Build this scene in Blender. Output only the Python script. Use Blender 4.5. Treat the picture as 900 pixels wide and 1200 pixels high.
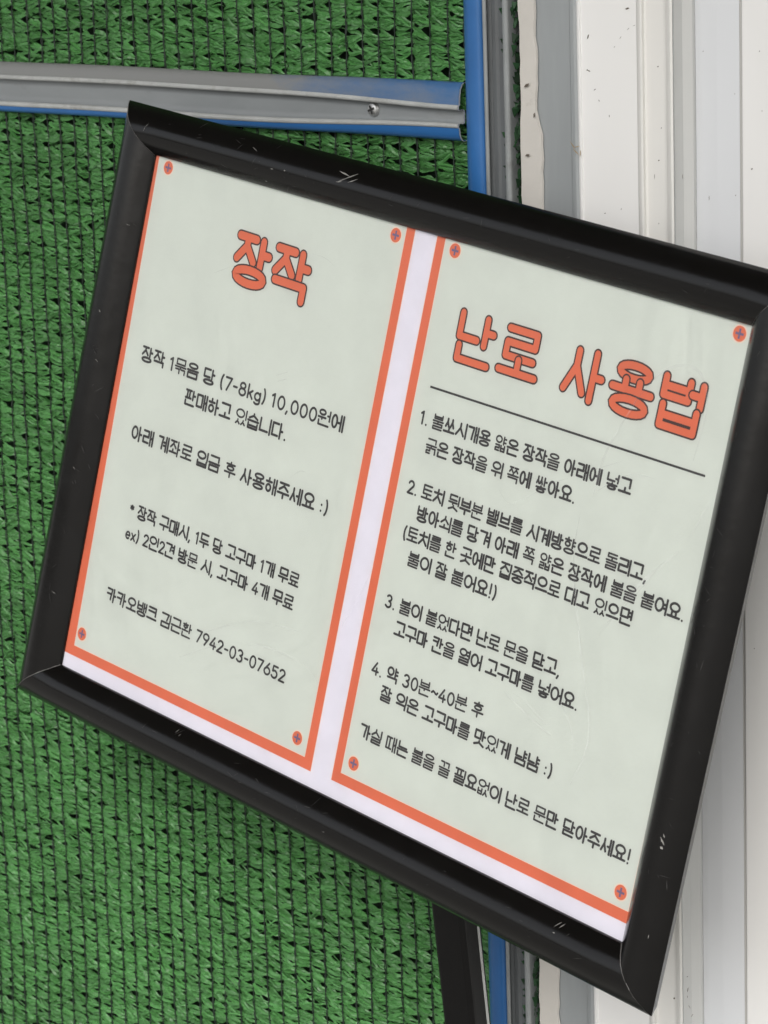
import bpy, bmesh, math, random
import numpy as np
from mathutils import Vector, Matrix

for _o in list(bpy.data.objects):
    bpy.data.objects.remove(_o)
SC = bpy.context.scene
COL = SC.collection
random.seed(7)
RNG = np.random.default_rng(11)

# ------------------------------------------------------------------ camera (a 3x phone lens, looking left and down at the wall)
CAM = Vector((0.9144, -1.0603, 1.4403))
DOWN = np.array([502.0, 14850.0, 3200.0]); DOWN /= np.linalg.norm(DOWN)
_c = -0.9
_b = -(DOWN[0] + _c * DOWN[2]) / DOWN[1]
WX = np.array([1.0, _b, _c]); WX /= np.linalg.norm(WX)
WZ = -DOWN
WY = np.cross(WZ, WX)
W = np.array([WX, WY, WZ])                    # camera axes (right, down, forward) -> world
cam_d = bpy.data.cameras.new("camera")
cam = bpy.data.objects.new("camera", cam_d)
COL.objects.link(cam)
cam_d.sensor_fit = 'VERTICAL'
cam_d.sensor_height = 24.0
cam_d.sensor_width = 24.0
cam_d.lens = 64.0
cam_d.dof.use_dof = True
cam_d.dof.focus_distance = 1.37
cam_d.dof.aperture_fstop = 20.0
cam_d.clip_start = 0.02
cam_d.clip_end = 200.0
rot = Matrix([[W[i][0], -W[i][1], -W[i][2]] for i in range(3)])
cam.matrix_world = Matrix.Translation(CAM) @ rot.to_4x4()
SC.camera = cam

# ------------------------------------------------------------------ light: overcast daylight
SUN_EL, SUN_AZ = math.radians(40), math.radians(30)   # azimuth measured from -Y (front of the wall) towards +X
world = bpy.data.worlds.new("World")
SC.world = world
world.use_nodes = True
nt = world.node_tree
bg = nt.nodes["Background"]
sky = nt.nodes.new("ShaderNodeTexSky")
sky.sky_type = 'NISHITA'
sky.sun_disc = False
sky.sun_elevation = SUN_EL
sky.sun_rotation = math.pi - SUN_AZ
sky.dust_density = 4.0
hs = nt.nodes.new("ShaderNodeHueSaturation")
hs.inputs["Saturation"].default_value = 0.22
nt.links.new(sky.outputs[0], hs.inputs["Color"])
nt.links.new(hs.outputs[0], bg.inputs[0])
bg.inputs[1].default_value = 0.15
sun_d = bpy.data.lights.new("sun", 'SUN')
sun_d.energy = 0.6
sun_d.angle = math.radians(40)
sun_d.color = (1.0, 0.965, 0.92)
sun = bpy.data.objects.new("sun", sun_d)
COL.objects.link(sun)
_sd = Vector((math.sin(SUN_AZ) * math.cos(SUN_EL), -math.cos(SUN_AZ) * math.cos(SUN_EL), math.sin(SUN_EL)))
sun.rotation_euler = _sd.to_track_quat('Z', 'Y').to_euler()
SC.view_settings.view_transform = 'Standard'
SC.view_settings.look = 'None'
SC.view_settings.gamma = 1.0
SC.view_settings.exposure = 0.43

# ------------------------------------------------------------------ helpers
def tag(o, label=None, cat=None, group=None, kind=None):
    if label: o["label"] = label
    if cat: o["category"] = cat
    if group: o["group"] = group
    if kind: o["kind"] = kind
    return o

def empty(name, loc):
    o = bpy.data.objects.new(name, None)
    o.empty_display_size = 0.05
    o.location = loc
    COL.objects.link(o)
    return o

def link_mesh(name, verts, faces, mats, parent=None, fmat=None, smooth=False, local=None):
    me = bpy.data.meshes.new(name)
    me.from_pydata([tuple(v) for v in verts], [], faces)
    if not isinstance(mats, (list, tuple)): mats = [mats]
    for m in mats: me.materials.append(m)
    if fmat is not None:
        me.polygons.foreach_set("material_index", np.array(fmat, dtype=np.int32))
    if smooth:
        me.polygons.foreach_set("use_smooth", np.ones(len(me.polygons), dtype=bool))
    me.update()
    o = bpy.data.objects.new(name, me)
    COL.objects.link(o)
    if parent is not None: o.parent = parent
    if local is not None: o.matrix_local = local
    return o

class MB:
    """collects faces of one mesh"""
    def __init__(s): s.v, s.f, s.m = [], [], []
    def add(s, verts, faces, mi=0):
        b = len(s.v)
        s.v += [tuple(p) for p in verts]
        for f in faces:
            s.f.append(tuple(b + i for i in f)); s.m.append(mi)
    def sweep(s, profile, p0, p1, axA, axB, closed=False, caps=False, mi=0, n=1, wob=None):
        """profile = [(a,b)] swept from p0 to p1"""
        p0, p1, axA, axB = map(Vector, (p0, p1, axA, axB))
        P = []
        for k in range(n + 1):
            c = p0.lerp(p1, k / n)
            for q, (a, b) in enumerate(profile):
                if wob: a, b = wob(k / n, q, a, b)
                P.append(c + axA * a + axB * b)
        L = len(profile)
        F = []
        for k in range(n):
            for q in range(L if closed else L - 1):
                r = (q + 1) % L
                F.append((k * L + q, k * L + r, (k + 1) * L + r, (k + 1) * L + q))
        if caps:
            F.append(tuple(range(L - 1, -1, -1))); F.append(tuple(n * L + q for q in range(L)))
        s.add(P, F, mi)
    def box(s, a, b, mi=0):
        x0, y0, z0 = a; x1, y1, z1 = b
        s.add([(x0, y0, z0), (x1, y0, z0), (x1, y1, z0), (x0, y1, z0), (x0, y0, z1), (x1, y0, z1), (x1, y1, z1), (x0, y1, z1)],
              [(0, 3, 2, 1), (4, 5, 6, 7), (0, 1, 5, 4), (1, 2, 6, 5), (2, 3, 7, 6), (3, 0, 4, 7)], mi)
    def build(s, name, mats, parent=None, smooth=False, local=None):
        return link_mesh(name, s.v, s.f, mats, parent, s.m, smooth, local)

# pixel of the 900x1200 photograph -> point on the wall-parallel plane y = -d (used to read measurements off the photograph)
def on_wall(px, py, d):
    ray = W @ np.array([(px - 450) / 3200.0, (py - 600) / 3200.0, 1.0])
    s = (-d - CAM.y) / ray[1]
    return Vector((CAM.x + ray[0] * s, -d, CAM.z + ray[2] * s))
def wx(px, d, py=100): return on_wall(px, py, d).x

# ------------------------------------------------------------------ materials
def mat(name, col, rough=0.5, metal=0.0, spec=0.5, var=0.0, vscale=30.0, bump=0.0, bscale=60.0, stretch=(1, 1, 1), rvar=0.0,
        dirt=None, dscale=20.0, dcut=(0.6, 0.75), coat=0.0, island=0.0, dgrad=0.0):
    m = bpy.data.materials.new(name)
    m.use_nodes = True
    N, L = m.node_tree.nodes, m.node_tree.links
    p = N["Principled BSDF"]
    p.inputs["Roughness"].default_value = rough
    p.inputs["Metallic"].default_value = metal
    p.inputs["Specular IOR Level"].default_value = spec
    p.inputs["Coat Weight"].default_value = coat
    p.inputs["Coat Roughness"].default_value = 0.2
    tc = N.new("ShaderNodeTexCoord")
    mp = N.new("ShaderNodeMapping"); mp.inputs["Scale"].default_value = stretch
    L.new(tc.outputs["Object"], mp.inputs[0])
    rgb = N.new("ShaderNodeRGB"); rgb.outputs[0].default_value = (*col, 1)
    out = rgb.outputs[0]
    def noise(scale, detail=5.0, rough_=0.6):
        n = N.new("ShaderNodeTexNoise"); n.inputs["Scale"].default_value = scale; n.inputs["Detail"].default_value = detail
        n.inputs["Roughness"].default_value = rough_
        L.new(mp.outputs[0], n.inputs["Vector"]); return n.outputs["Fac"]
    def ramp(src, lo, hi, a, b):
        r = N.new("ShaderNodeMapRange"); L.new(src, r.inputs[0])
        for k, v in zip((1, 2, 3, 4), (lo, hi, a, b)): r.inputs[k].default_value = v
        return r.outputs[0]
    if var:
        mu = N.new("ShaderNodeHueSaturation")
        L.new(ramp(noise(vscale), 0.25, 0.75, 1 - var, 1 + var), mu.inputs["Value"])
        L.new(out, mu.inputs["Color"]); out = mu.outputs[0]
    if island:
        g = N.new("ShaderNodeNewGeometry")
        mu = N.new("ShaderNodeHueSaturation")
        L.new(ramp(g.outputs["Random Per Island"], 0, 1, 1 - island, 1 + island), mu.inputs["Value"])
        L.new(out, mu.inputs["Color"]); out = mu.outputs[0]
    if dirt:
        mx = N.new("ShaderNodeMix"); mx.data_type = 'RGBA'
        src = noise(dscale, 8.0, 0.7)
        if dgrad:                                        # dust lies thicker away from the object's origin along x
            sx_ = N.new("ShaderNodeSeparateXYZ"); L.new(tc.outputs["Object"], sx_.inputs[0])
            ma = N.new("ShaderNodeMath"); ma.operation = 'MULTIPLY_ADD'; L.new(sx_.outputs[0], ma.inputs[0]); ma.inputs[1].default_value = -dgrad
            L.new(src, ma.inputs[2]); src = ma.outputs[0]
        L.new(ramp(src, dcut[0], dcut[1], 0, 1), mx.inputs[0])
        L.new(out, mx.inputs[6]); mx.inputs[7].default_value = (*dirt, 1); out = mx.outputs[2]
    L.new(out, p.inputs["Base Color"])
    if rvar:
        L.new(ramp(noise(vscale * 1.7), 0.25, 0.75, rough - rvar, rough + rvar), p.inputs["Roughness"])
    if bump:
        b = N.new("ShaderNodeBump"); b.inputs["Strength"].default_value = bump; b.inputs["Distance"].default_value = 0.002
        L.new(noise(bscale), b.inputs["Height"]); L.new(b.outputs[0], p.inputs["Normal"])
    return m

M_BLACK = mat("black_frame_plastic", (0.003, 0.0026, 0.0023), 0.20, spec=0.5, var=0.15, vscale=40, bump=0.03, bscale=220, rvar=0.05)
M_SCRATCH = mat("scratched_plastic", (0.24, 0.235, 0.22), 0.6, var=0.5, vscale=300)
M_FAINT = mat("faint_scuff", (0.05, 0.048, 0.045), 0.5, var=0.4, vscale=200)
M_MITRE = mat("bare_cut_edge", (0.11, 0.105, 0.10), 0.5, var=0.6, vscale=160)
M_POST = mat("black_post_paint", (0.003, 0.0027, 0.0027), 0.30, spec=0.30, var=0.2, vscale=60, bump=0.05, bscale=200)
M_BACK = mat("backing_board", (0.10, 0.095, 0.09), 0.8, var=0.1)
M_PAPER = mat("white_print_paper", (0.77, 0.755, 0.835), 0.75, var=0.035, vscale=60, bump=0.05, bscale=500)
M_PAGE = mat("pale_green_print", (0.650, 0.690, 0.640), 0.75, var=0.035, vscale=35, bump=0.05, bscale=500)
M_ORANGE = mat("orange_ink", (0.72, 0.175, 0.088), 0.75, var=0.04, vscale=50)
M_PALE = mat("pale_peach_ink", (0.82, 0.67, 0.56), 0.75)
M_INK = mat("charcoal_ink", (0.045, 0.043, 0.045), 0.7, var=0.1)
M_OUTL = mat("brown_outline_ink", (0.062, 0.036, 0.034), 0.7, var=0.1)
M_PLUS = mat("violet_ink", (0.17, 0.14, 0.26), 0.7)
M_NET = mat("green_net_tape", (0.060, 0.186, 0.050), 0.38, spec=0.42, var=0.22, vscale=14, island=0.24)
M_STITCH = mat("dark_stitch_yarn", (0.006, 0.018, 0.009), 0.6, island=0.2)
M_NETBACK = mat("dark_gap_backing", (0.008, 0.024, 0.009), 0.9)
M_BLUE = mat("blue_coated_steel", (0.030, 0.135, 0.36), 0.32, var=0.12, vscale=25, dirt=(0.20, 0.21, 0.22), dscale=30, dcut=(0.66, 0.9), bump=0.04, bscale=90)
M_DUSTYBLUE = mat("dusty_blue_steel", (0.045, 0.13, 0.29), 0.5, var=0.15, vscale=25, dirt=(0.20, 0.205, 0.20), dscale=16, dcut=(0.50, 0.78), stretch=(0.4, 1, 1), dgrad=2.6)
M_GREYP = mat("grey_primed_steel", (0.22, 0.235, 0.24), 0.5, var=0.12, vscale=40, dirt=(0.13, 0.12, 0.11), dscale=26, dcut=(0.58, 0.8), stretch=(0.4, 1, 1), bump=0.04)
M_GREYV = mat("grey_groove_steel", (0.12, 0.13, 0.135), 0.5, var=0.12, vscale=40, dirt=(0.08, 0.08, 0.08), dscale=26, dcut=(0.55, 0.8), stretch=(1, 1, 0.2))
M_LIP = mat("pale_steel_lip", (0.40, 0.41, 0.40), 0.45, var=0.15, vscale=60, dirt=(0.2, 0.19, 0.17), dscale=40, dcut=(0.55, 0.8))
M_LIPV = mat("dull_steel_lip", (0.27, 0.285, 0.285), 0.5, var=0.15, vscale=60, dirt=(0.16, 0.16, 0.15), dscale=40, dcut=(0.55, 0.8))
M_SCREW = mat("zinc_screw", (0.55, 0.55, 0.54), 0.35, metal=0.8, var=0.2, vscale=200)
M_SLOT = mat("screw_slot", (0.02, 0.02, 0.02), 0.7)
M_LINER = mat("offwhite_foam_tape", (0.58, 0.555, 0.51), 0.85, var=0.08, vscale=30, dirt=(0.33, 0.30, 0.26), dscale=55, dcut=(0.62, 0.82), bump=0.15, bscale=120)
M_STEEL = mat("galvanised_post_steel", (0.33, 0.35, 0.355), 0.5, metal=0.15, var=0.16, vscale=26, stretch=(1, 1, 0.15), dirt=(0.16, 0.165, 0.17), dscale=14, dcut=(0.62, 0.85), bump=0.03, bscale=120)
M_WHITE = mat("white_panel_paint", (0.80, 0.795, 0.775), 0.5, var=0.025, vscale=9, stretch=(1, 1, 0.3), dirt=(0.60, 0.575, 0.53), dscale=34, dcut=(0.68, 0.85))
M_CREAM = mat("cream_jamb_paint", (0.735, 0.725, 0.69), 0.5, var=0.03, vscale=9, stretch=(1, 1, 0.3), dirt=(0.50, 0.47, 0.42), dscale=34, dcut=(0.64, 0.85))
M_COOL = mat("cool_white_paint", (0.70, 0.715, 0.73), 0.45, var=0.02, vscale=9, stretch=(1, 1, 0.3), dirt=(0.5, 0.5, 0.48), dscale=40, dcut=(0.7, 0.9))
M_SIDE = mat("shaded_rib_paint", (0.53, 0.535, 0.52), 0.5, var=0.04, vscale=9, stretch=(1, 1, 0.3), dirt=(0.40, 0.39, 0.36), dscale=30, dcut=(0.6, 0.85))  # shade on the rib's sloping side, put into a darker base colour
M_SEAM = mat("panel_seam", (0.50, 0.49, 0.47), 0.7)
M_FLECK = mat("dark_fleck", (0.11, 0.09, 0.07), 0.8)
M_STRAW = mat("dry_straw", (0.34, 0.25, 0.13), 0.8)
M_GROUND = mat("ground_concrete", (0.24, 0.235, 0.22), 0.9, var=0.15, vscale=3, bump=0.3, bscale=40)

def cover_material():
    m = bpy.data.materials.new("clear_cover_film")
    m.use_nodes = True
    N, L = m.node_tree.nodes, m.node_tree.links
    for n in list(N):
        if n.type != 'OUTPUT_MATERIAL': N.remove(n)
    out = [n for n in N if n.type == 'OUTPUT_MATERIAL'][0]
    tr = N.new("ShaderNodeBsdfTransparent"); tr.inputs[0].default_value = (0.99, 0.99, 0.985, 1)
    gl = N.new("ShaderNodeBsdfGlossy"); gl.inputs["Roughness"].default_value = 0.07
    fr = N.new("ShaderNodeFresnel"); fr.inputs[0].default_value = 1.45
    mx = N.new("ShaderNodeMixShader")
    tc = N.new("ShaderNodeTexCoord")
    mp = N.new("ShaderNodeMapping"); mp.inputs["Scale"].default_value = (1.0, 0.55, 1.0); mp.inputs["Rotation"].default_value = (0, 0, 0.5)
    L.new(tc.outputs["Object"], mp.inputs[0])
    nz = N.new("ShaderNodeTexNoise"); nz.inputs["Scale"].default_value = 11.0; nz.inputs["Detail"].default_value = 3.0
    nz.inputs["Distortion"].default_value = 1.4
    L.new(mp.outputs[0], nz.inputs["Vector"])
    b = N.new("ShaderNodeBump"); b.inputs["Strength"].default_value = 0.24; b.inputs["Distance"].default_value = 0.008
    L.new(nz.outputs["Fac"], b.inputs["Height"])
    L.new(b.outputs[0], gl.inputs["Normal"]); L.new(b.outputs[0], fr.inputs["Normal"])
    L.new(fr.outputs[0], mx.inputs[0]); L.new(tr.outputs[0], mx.inputs[1]); L.new(gl.outputs[0], mx.inputs[2])
    L.new(mx.outputs[0], out.inputs[0])
    return m
M_COVER = cover_material()
def scuff_sheen_material():  # pale strips: scratches, plus some painted reflections of the film
    m = bpy.data.materials.new("film_scuff_sheen")
    m.use_nodes = True
    N, L = m.node_tree.nodes, m.node_tree.links
    p = N["Principled BSDF"]; p.inputs["Base Color"].default_value = (0.9, 0.9, 0.9, 1); p.inputs["Roughness"].default_value = 0.6
    out = [n for n in N if n.type == 'OUTPUT_MATERIAL'][0]
    tr = N.new("ShaderNodeBsdfTransparent"); mx = N.new("ShaderNodeMixShader")
    tc = N.new("ShaderNodeTexCoord"); nz = N.new("ShaderNodeTexNoise"); nz.inputs["Scale"].default_value = 60
    mr = N.new("ShaderNodeMapRange"); mr.inputs[1].default_value = 0.35; mr.inputs[2].default_value = 0.75; mr.inputs[3].default_value = 0.0; mr.inputs[4].default_value = 0.15
    L.new(tc.outputs["Object"], nz.inputs["Vector"]); L.new(nz.outputs["Fac"], mr.inputs[0]); L.new(mr.outputs[0], mx.inputs[0])
    L.new(tr.outputs[0], mx.inputs[1]); L.new(p.outputs[0], mx.inputs[2]); L.new(mx.outputs[0], out.inputs[0])
    return m
M_SCUFF_SHEEN = scuff_sheen_material()

# ------------------------------------------------------------------ ground
g = link_mesh("ground", [(-30, -30, 0), (30, -30, 0), (30, 30, 0), (-30, 30, 0)], [(0, 1, 2, 3)], M_GROUND)
tag(g, kind="structure")

rf = MB(); rf.box((-4, -1.2, 2.42), (4, 0.06, 2.50))
o = rf.build("roof_overhang", mat("roof_underside", (0.16, 0.16, 0.155), 0.8)); tag(o, kind="structure")

# ------------------------------------------------------------------ shade net
NET_Y = -0.004
XR = wx(553, 0.006)                       # where the net slips under the upright channel
XL = XR - 0.90
COLW = 0.0118
ZB, ZT = 0.70, 1.72
ROWH = 0.0066
net_root = empty("shade_net", (XL, 0.0, ZB))
tag(net_root, "green woven shade net with dark vertical stitch lines, stretched behind the black sign", "shade net")

def smooth_noise(x, y, seed, sx, sy):
    r = np.random.default_rng(seed)
    out = np.zeros(np.broadcast(x, y).shape)
    for k in range(5):
        a, b, ph = r.normal(0, sx), r.normal(0, sy), r.uniform(0, 6.28)
        out = out + np.sin(a * x + b * y + ph)
    return out / 2.2

ncol = int((XR - XL) / COLW)
nrow = int((ZT - ZB) / ROWH)
colx = XR - (np.arange(ncol + 1)[::-1]) * COLW
colx = colx + RNG.normal(0, 0.0004, ncol + 1)
def col_drift(x, z): return 0.0022 * smooth_noise(x, z, 3, 9, 7) + 0.0007 * smooth_noise(x, z, 4, 40, 60)
# every cell between two stitch lines holds a few flat crinkled tapes that gather at the stitches
NT, SEG = 7, 7
fr = np.linspace(0, 1, SEG + 1)[None, :, None]                       # along a tape
tt = np.array([-1.0, 0.05, 1.0])[None, None, :]                      # across it
ci, ri, ki = np.meshgrid(np.arange(ncol), np.arange(nrow), np.arange(NT), indexing='ij')
ci, ri, ki = ci.ravel(), ri.ravel(), ki.ravel()
keep = RNG.random(len(ci)) > 0.012
ci, ri, ki = ci[keep], ri[keep], ki[keep]
n = len(ci)
def rn(mu, sd): return RNG.normal(mu, sd, n)[:, None, None]
x0, x1 = colx[ci][:, None, None], colx[ci + 1][:, None, None]
rowj = RNG.normal(0, 0.0005, (ncol + 1, nrow))
zr = (ZB + (ri + 0.5) * ROWH)[:, None, None]
zL = zr + rowj[ci, ri][:, None, None]; zR = zr + rowj[np.minimum(ci + 1, ncol), ri][:, None, None]
off = ((ki - (NT - 1) / 2) / NT * ROWH)[:, None, None] * 1.12
spread = 0.95 - 0.66 * np.exp(-((1 - fr) / 0.36) ** 2) * np.clip(rn(1, 0.25), 0.3, 1.4) - 0.28 * np.exp(-(fr / 0.10) ** 2)
sl = rn(0.0007, 0.0011)
zc = zL * (1 - fr) + zR * fr + off * spread - sl * (fr - 0.5) * 2 + rn(0, 0.0005) * np.sin(np.pi * 2 * fr) + rn(0, 0.0005)
wid = np.clip(rn(0.00102, 0.00022), 0.0005, 0.0016) * (1 - 0.5 * np.exp(-((1 - fr) / 0.26) ** 2) - 0.2 * np.exp(-(fr / 0.12) ** 2))
tw = rn(-0.10, 0.36) + rn(0, 0.45) * (fr - 0.5) + RNG.normal(0, 0.10, (n, SEG + 1, 1))
yc = NET_Y - 0.0014 * np.sin(np.pi * fr) ** 0.6 * np.clip(rn(1, 0.3), 0.1, 2) - np.abs(rn(0, 0.0005)) + RNG.normal(0, 0.00016, (n, SEG + 1, 1))
X = (x0 - 0.0003) + (x1 - x0 + 0.0006) * fr + 0 * tt
Z = zc + wid * np.cos(tw) * tt
Y = yc - wid * np.sin(tw) * tt - rn(0.0001, 0.0006) * (1 - np.abs(tt)) * np.sin(np.pi * fr) + RNG.normal(0, 0.00014, (n, SEG + 1, 3))
X = X + col_drift(X, Z)
V = np.stack([X - XL, Y, Z - ZB], -1).reshape(-1, 3)
b0 = (np.arange(n) * (SEG + 1) * 3)[:, None, None]
ii, kk = np.meshgrid(np.arange(SEG), np.arange(2), indexing='ij')
a0 = b0 + (ii * 3 + kk)[None]
F = np.stack([a0, a0 + 3, a0 + 4, a0 + 1], -1).reshape(-1, 4)
me = bpy.data.meshes.new("woven_tape")
me.vertices.add(len(V)); me.vertices.foreach_set("co", V.ravel())
me.loops.add(F.size); me.loops.foreach_set("vertex_index", F.ravel().astype(np.int32))
me.polygons.add(len(F)); me.polygons.foreach_set("loop_start", (np.arange(len(F)) * 4).astype(np.int32))
me.materials.append(M_NET)
me.update(calc_edges=True)
nt_o = bpy.data.objects.new("woven_tape", me); COL.objects.link(nt_o); nt_o.parent = net_root
me.polygons.foreach_set("use_smooth", np.zeros(len(F), dtype=bool))
tag(nt_o, kind="stuff")
sb = MB()
for c in range(ncol + 1):
    zz = np.arange(ZB, ZT, 0.004)
    for off in (0, 1):
        xs = colx[c] + col_drift(colx[c], zz) + 0.00022 * np.where((np.arange(len(zz)) + off) % 2 == 0, 1, -1) + RNG.normal(0, 0.00012, len(zz))
        ys = NET_Y - 0.0017 - 0.0003 * off + RNG.normal(0, 0.0003, len(zz))
        w = 0.00022 + RNG.uniform(0, 0.00016, len(zz))
        P, Q = [], []
        for i in range(len(zz)):
            P += [(xs[i] - w[i] - XL, ys[i], zz[i] - ZB), (xs[i] - XL, ys[i] - 0.0004, zz[i] - ZB), (xs[i] + w[i] - XL, ys[i], zz[i] - ZB)]
        for i in range(len(zz) - 1):
            Q += [(3 * i, 3 * i + 1, 3 * i + 4, 3 * i + 3), (3 * i + 1, 3 * i + 2, 3 * i + 5, 3 * i + 4)]
        sb.add(P, Q)
sb.build("stitch_yarn", M_STITCH, net_root)
# added sheet, coloured dark so the gaps of the weave look shaded
bk = MB(); bk.box((0, 0.004, 0), (XR - XL + 0.03, 0.010, ZT - ZB))
bk.build("gap_backing", M_NETBACK, net_root)
# frayed green edge that comes out beyond the upright channel
fb = MB()
FX0, FX1 = wx(596, 0.006), wx(609, 0.006)
for k in range(2600):
    z = RNG.uniform(ZB, ZT); x = RNG.uniform(FX0, FX1 - 0.001) - XL
    a = RNG.uniform(0.7, 2.4); l = RNG.uniform(0.002, 0.0055); w = RNG.uniform(0.0005, 0.0013)
    dx, dz = math.cos(a) * l * 0.6, math.sin(a) * l
    y = -RNG.uniform(0.004, 0.010)
    nx, nz = -math.sin(a) * w, math.cos(a) * w
    x1 = min(x + dx, FX1 + 0.0008 - XL)
    x1 = max(x1, FX0 - XL); fb.add([(x - nx, y, z - nz - ZB), (x + nx, y, z + nz - ZB), (x1 + nx, y - 0.003 * RNG.random(), z + dz + nz - ZB), (x1 - nx, y + 0.002, z + dz - nz - ZB)], [(0, 1, 2, 3)])
fr_o = fb.build("frayed_edge", mat("dark_green_fray", (0.016, 0.055, 0.02), 0.6, island=0.6), net_root)
tag(fr_o, "dark frayed net edge showing beside the upright channel", kind="stuff")

# ------------------------------------------------------------------ backing wall the net, channels and strips are fixed to
wb = MB(); wb.box((XL - 1.2, 0.014, 0.0), (wx(676, 0.0), 0.06, 2.4))
o = wb.build("dark_wall", mat("dark_board", (0.03, 0.032, 0.03), 0.8, var=0.2))
tag(o, "dark board wall behind the green net and the blue channels", "wall")

# ------------------------------------------------------------------ upright blue and grey channel
up = empty("upright_channel", (wx(570, 0.014), 0, ZB))
tag(up, "upright steel channel, blue on its left flank, running beside the green net", "metal channel")
ux = up.location.x
def upr(px, d): return wx(px, d) - ux
H = ZT - ZB + 0.1
def wobz(k, q, a, b): return a + 0.0004 * math.sin(9 * k + q * 0.2), b
b1 = MB()
b1.sweep([(upr(541.5, 0.004), 0.0), (upr(542.5, 0.012), -0.010), (upr(545, 0.0155), -0.0145), (upr(551, 0.0165), -0.0165), (upr(560, 0.0165), -0.0165), (upr(565, 0.0155), -0.0150), (upr(566.5, 0.014), -0.0120), (upr(566.5, 0.012), -0.0060)],
         (0, 0, 0), (0, 0, H), (1, 0, 0), (0, 1, 0), n=24)
b1.build("blue_flank", M_BLUE, up, smooth=True)
b2 = MB()
b2.sweep([(upr(566.8, 0.014), -0.004), (upr(566.8, 0.014), -0.0138), (upr(568, 0.0145), -0.0150), (upr(571, 0.0148), -0.0150), (upr(572, 0.0140), -0.0140)], (0, 0, 0), (0, 0, H), (1, 0, 0), (0, 1, 0), n=24)
b2.sweep([(upr(590.2, 0.0125), -0.0125), (upr(591.2, 0.0140), -0.0142), (upr(595, 0.0145), -0.0142), (upr(597, 0.013), -0.0125), (upr(597.5, 0.010), -0.0020)], (0, 0, 0), (0, 0, H), (1, 0, 0), (0, 1, 0), n=24)
b2.build("folded_lip", M_LIPV, up, smooth=True)
b3 = MB()
b3.sweep([(upr(572.0, 0.0139), -0.0139), (upr(573, 0.0105), -0.0105), (upr(577, 0.0100), -0.0095), (upr(579, 0.010), -0.0106), (upr(583, 0.010), -0.0106), (upr(585, 0.010), -0.0095), (upr(590.4, 0.0100), -0.0096)], (0, 0, 0), (0, 0, H), (1, 0, 0), (0, 1, 0), n=12)
b3.build("groove", M_GREYV, up)

# ------------------------------------------------------------------ level rail on the net
RP0 = on_wall(-120, 94, 0.010); RP1 = on_wall(542.5, 131.5, 0.010)
RP0.y = RP1.y = 0.0
rail = empty("level_rail", RP1)
tag(rail, "grey and blue channel rail with a screw, level across the net above the sign", "metal rail")
ra = (RP0 - RP1); RL = ra.length + 0.55; ra.normalize()
rn = Vector((0, 1, 0)); rup = rn.cross(ra); rup.normalize()
if rup.z < 0: rup = -rup
HH = 0.0135
def flare(k, q, a, b):
    # the cut end is hammered open; k = 0 at the cut end
    d = k * RL
    f = math.exp(-(d / 0.035) ** 2)
    return a * (1 + 0.06 * f) , b
def rsweep(mb, prof, mi=0, n=60):
    # denser samples near the cut end
    mb.sweep(prof, (0, 0, 0), ra * RL, rup, (0, 1, 0), n=n, wob=flare_fn, mi=mi)
def flare_fn(k, q, a, b):
    d = k * RL
    f = math.exp(-(d / 0.085) ** 2)
    sgn = 1 if a > 0 else -1
    aa = abs(a)
    # towards the hammered end the lips close in and the flanks roll outwards
    a2 = float(np.interp(a, A_LEFT, A_END))
    return a * (1 - f) + a2 * f + 0.0003 * math.sin(d * 30), b
A_LEFT = [-0.0150, -0.0110, -0.0080, 0.0045, 0.0073, 0.0150]
A_END = [-0.0153, -0.0080, -0.0055, 0.0008, 0.0036, 0.0153]
def topbot(prof, s): return [(s * a, b) for a, b in prof]
def flank_(s, a1): return [(s * 0.0144, -0.0070), (s * 0.0147, -0.0084), (s * (0.0147 * .93 + a1 * .07), -0.0102), (s * (0.0147 * .7 + a1 * .3), -0.0117), (s * (0.0147 * .4 + a1 * .6), -0.0124), (s * a1, -0.0127)]
def lip_(s, a1, a0): return [(s * a1, -0.0126), (s * (a1 * .85 + a0 * .15), -0.0134), (s * (a1 * .3 + a0 * .7), -0.0135), (s * a0, -0.0128), (s * a0, -0.0112)]
UPF, LOF = flank_(1, 0.0073), flank_(-1, 0.0110)
UPL, LOL = lip_(1, 0.0073, 0.0047), lip_(-1, 0.0110, 0.0082)
WEB = [(0.0047, -0.0114), (0.0051, -0.0098), (0.0042, -0.0089), (0.001, -0.0087), (-0.0018, -0.0089), (-0.0045, -0.0087), (-0.0076, -0.0089), (-0.0085, -0.0098), (-0.0082, -0.0114)]
def rail_part(name, m, profs, n=60):
    mb = MB()
    for pr in profs:
        mb.sweep(pr, (0, 0, 0), ra * RL, rup, (0, 1, 0), n=n, wob=flare_fn)
    return mb.build(name, m, rail, smooth=True)
o = rail_part("upper_flank", M_DUSTYBLUE, [UPF]); o["label"] = "dusty blue upper flank of the rail"
o = rail_part("lower_flank", M_BLUE, [LOF]); o["label"] = "clean blue lower flank of the rail"
rail_part("folded_lip", M_LIP, [UPL])
rail_part("folded_lip", M_LIP, [LOL])
rail_part("web", M_GREYP, [WEB])
# thin raw end of the sheet
eb = MB()
full = UPF + UPL + WEB + LOL[::-1] + LOF[::-1]
P = []
for a, b in full:
    a, b = flare_fn(0, 0, a, b)
    for dd, oo in ((0.0, 0.0), (0.0, -0.0010)):
        P.append(rup * a * (1.0) + Vector((0, b, 0)) - ra * 0.0004)
        P[-1] = P[-1] + (Vector((0, -0.0011, 0)) if oo else Vector((0, 0, 0)))
eb.add(P, [(2 * i, 2 * i + 1, 2 * i + 3, 2 * i + 2) for i in range(len(full) - 1)])
eb.build("cut_end", M_LIP, rail)
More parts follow.
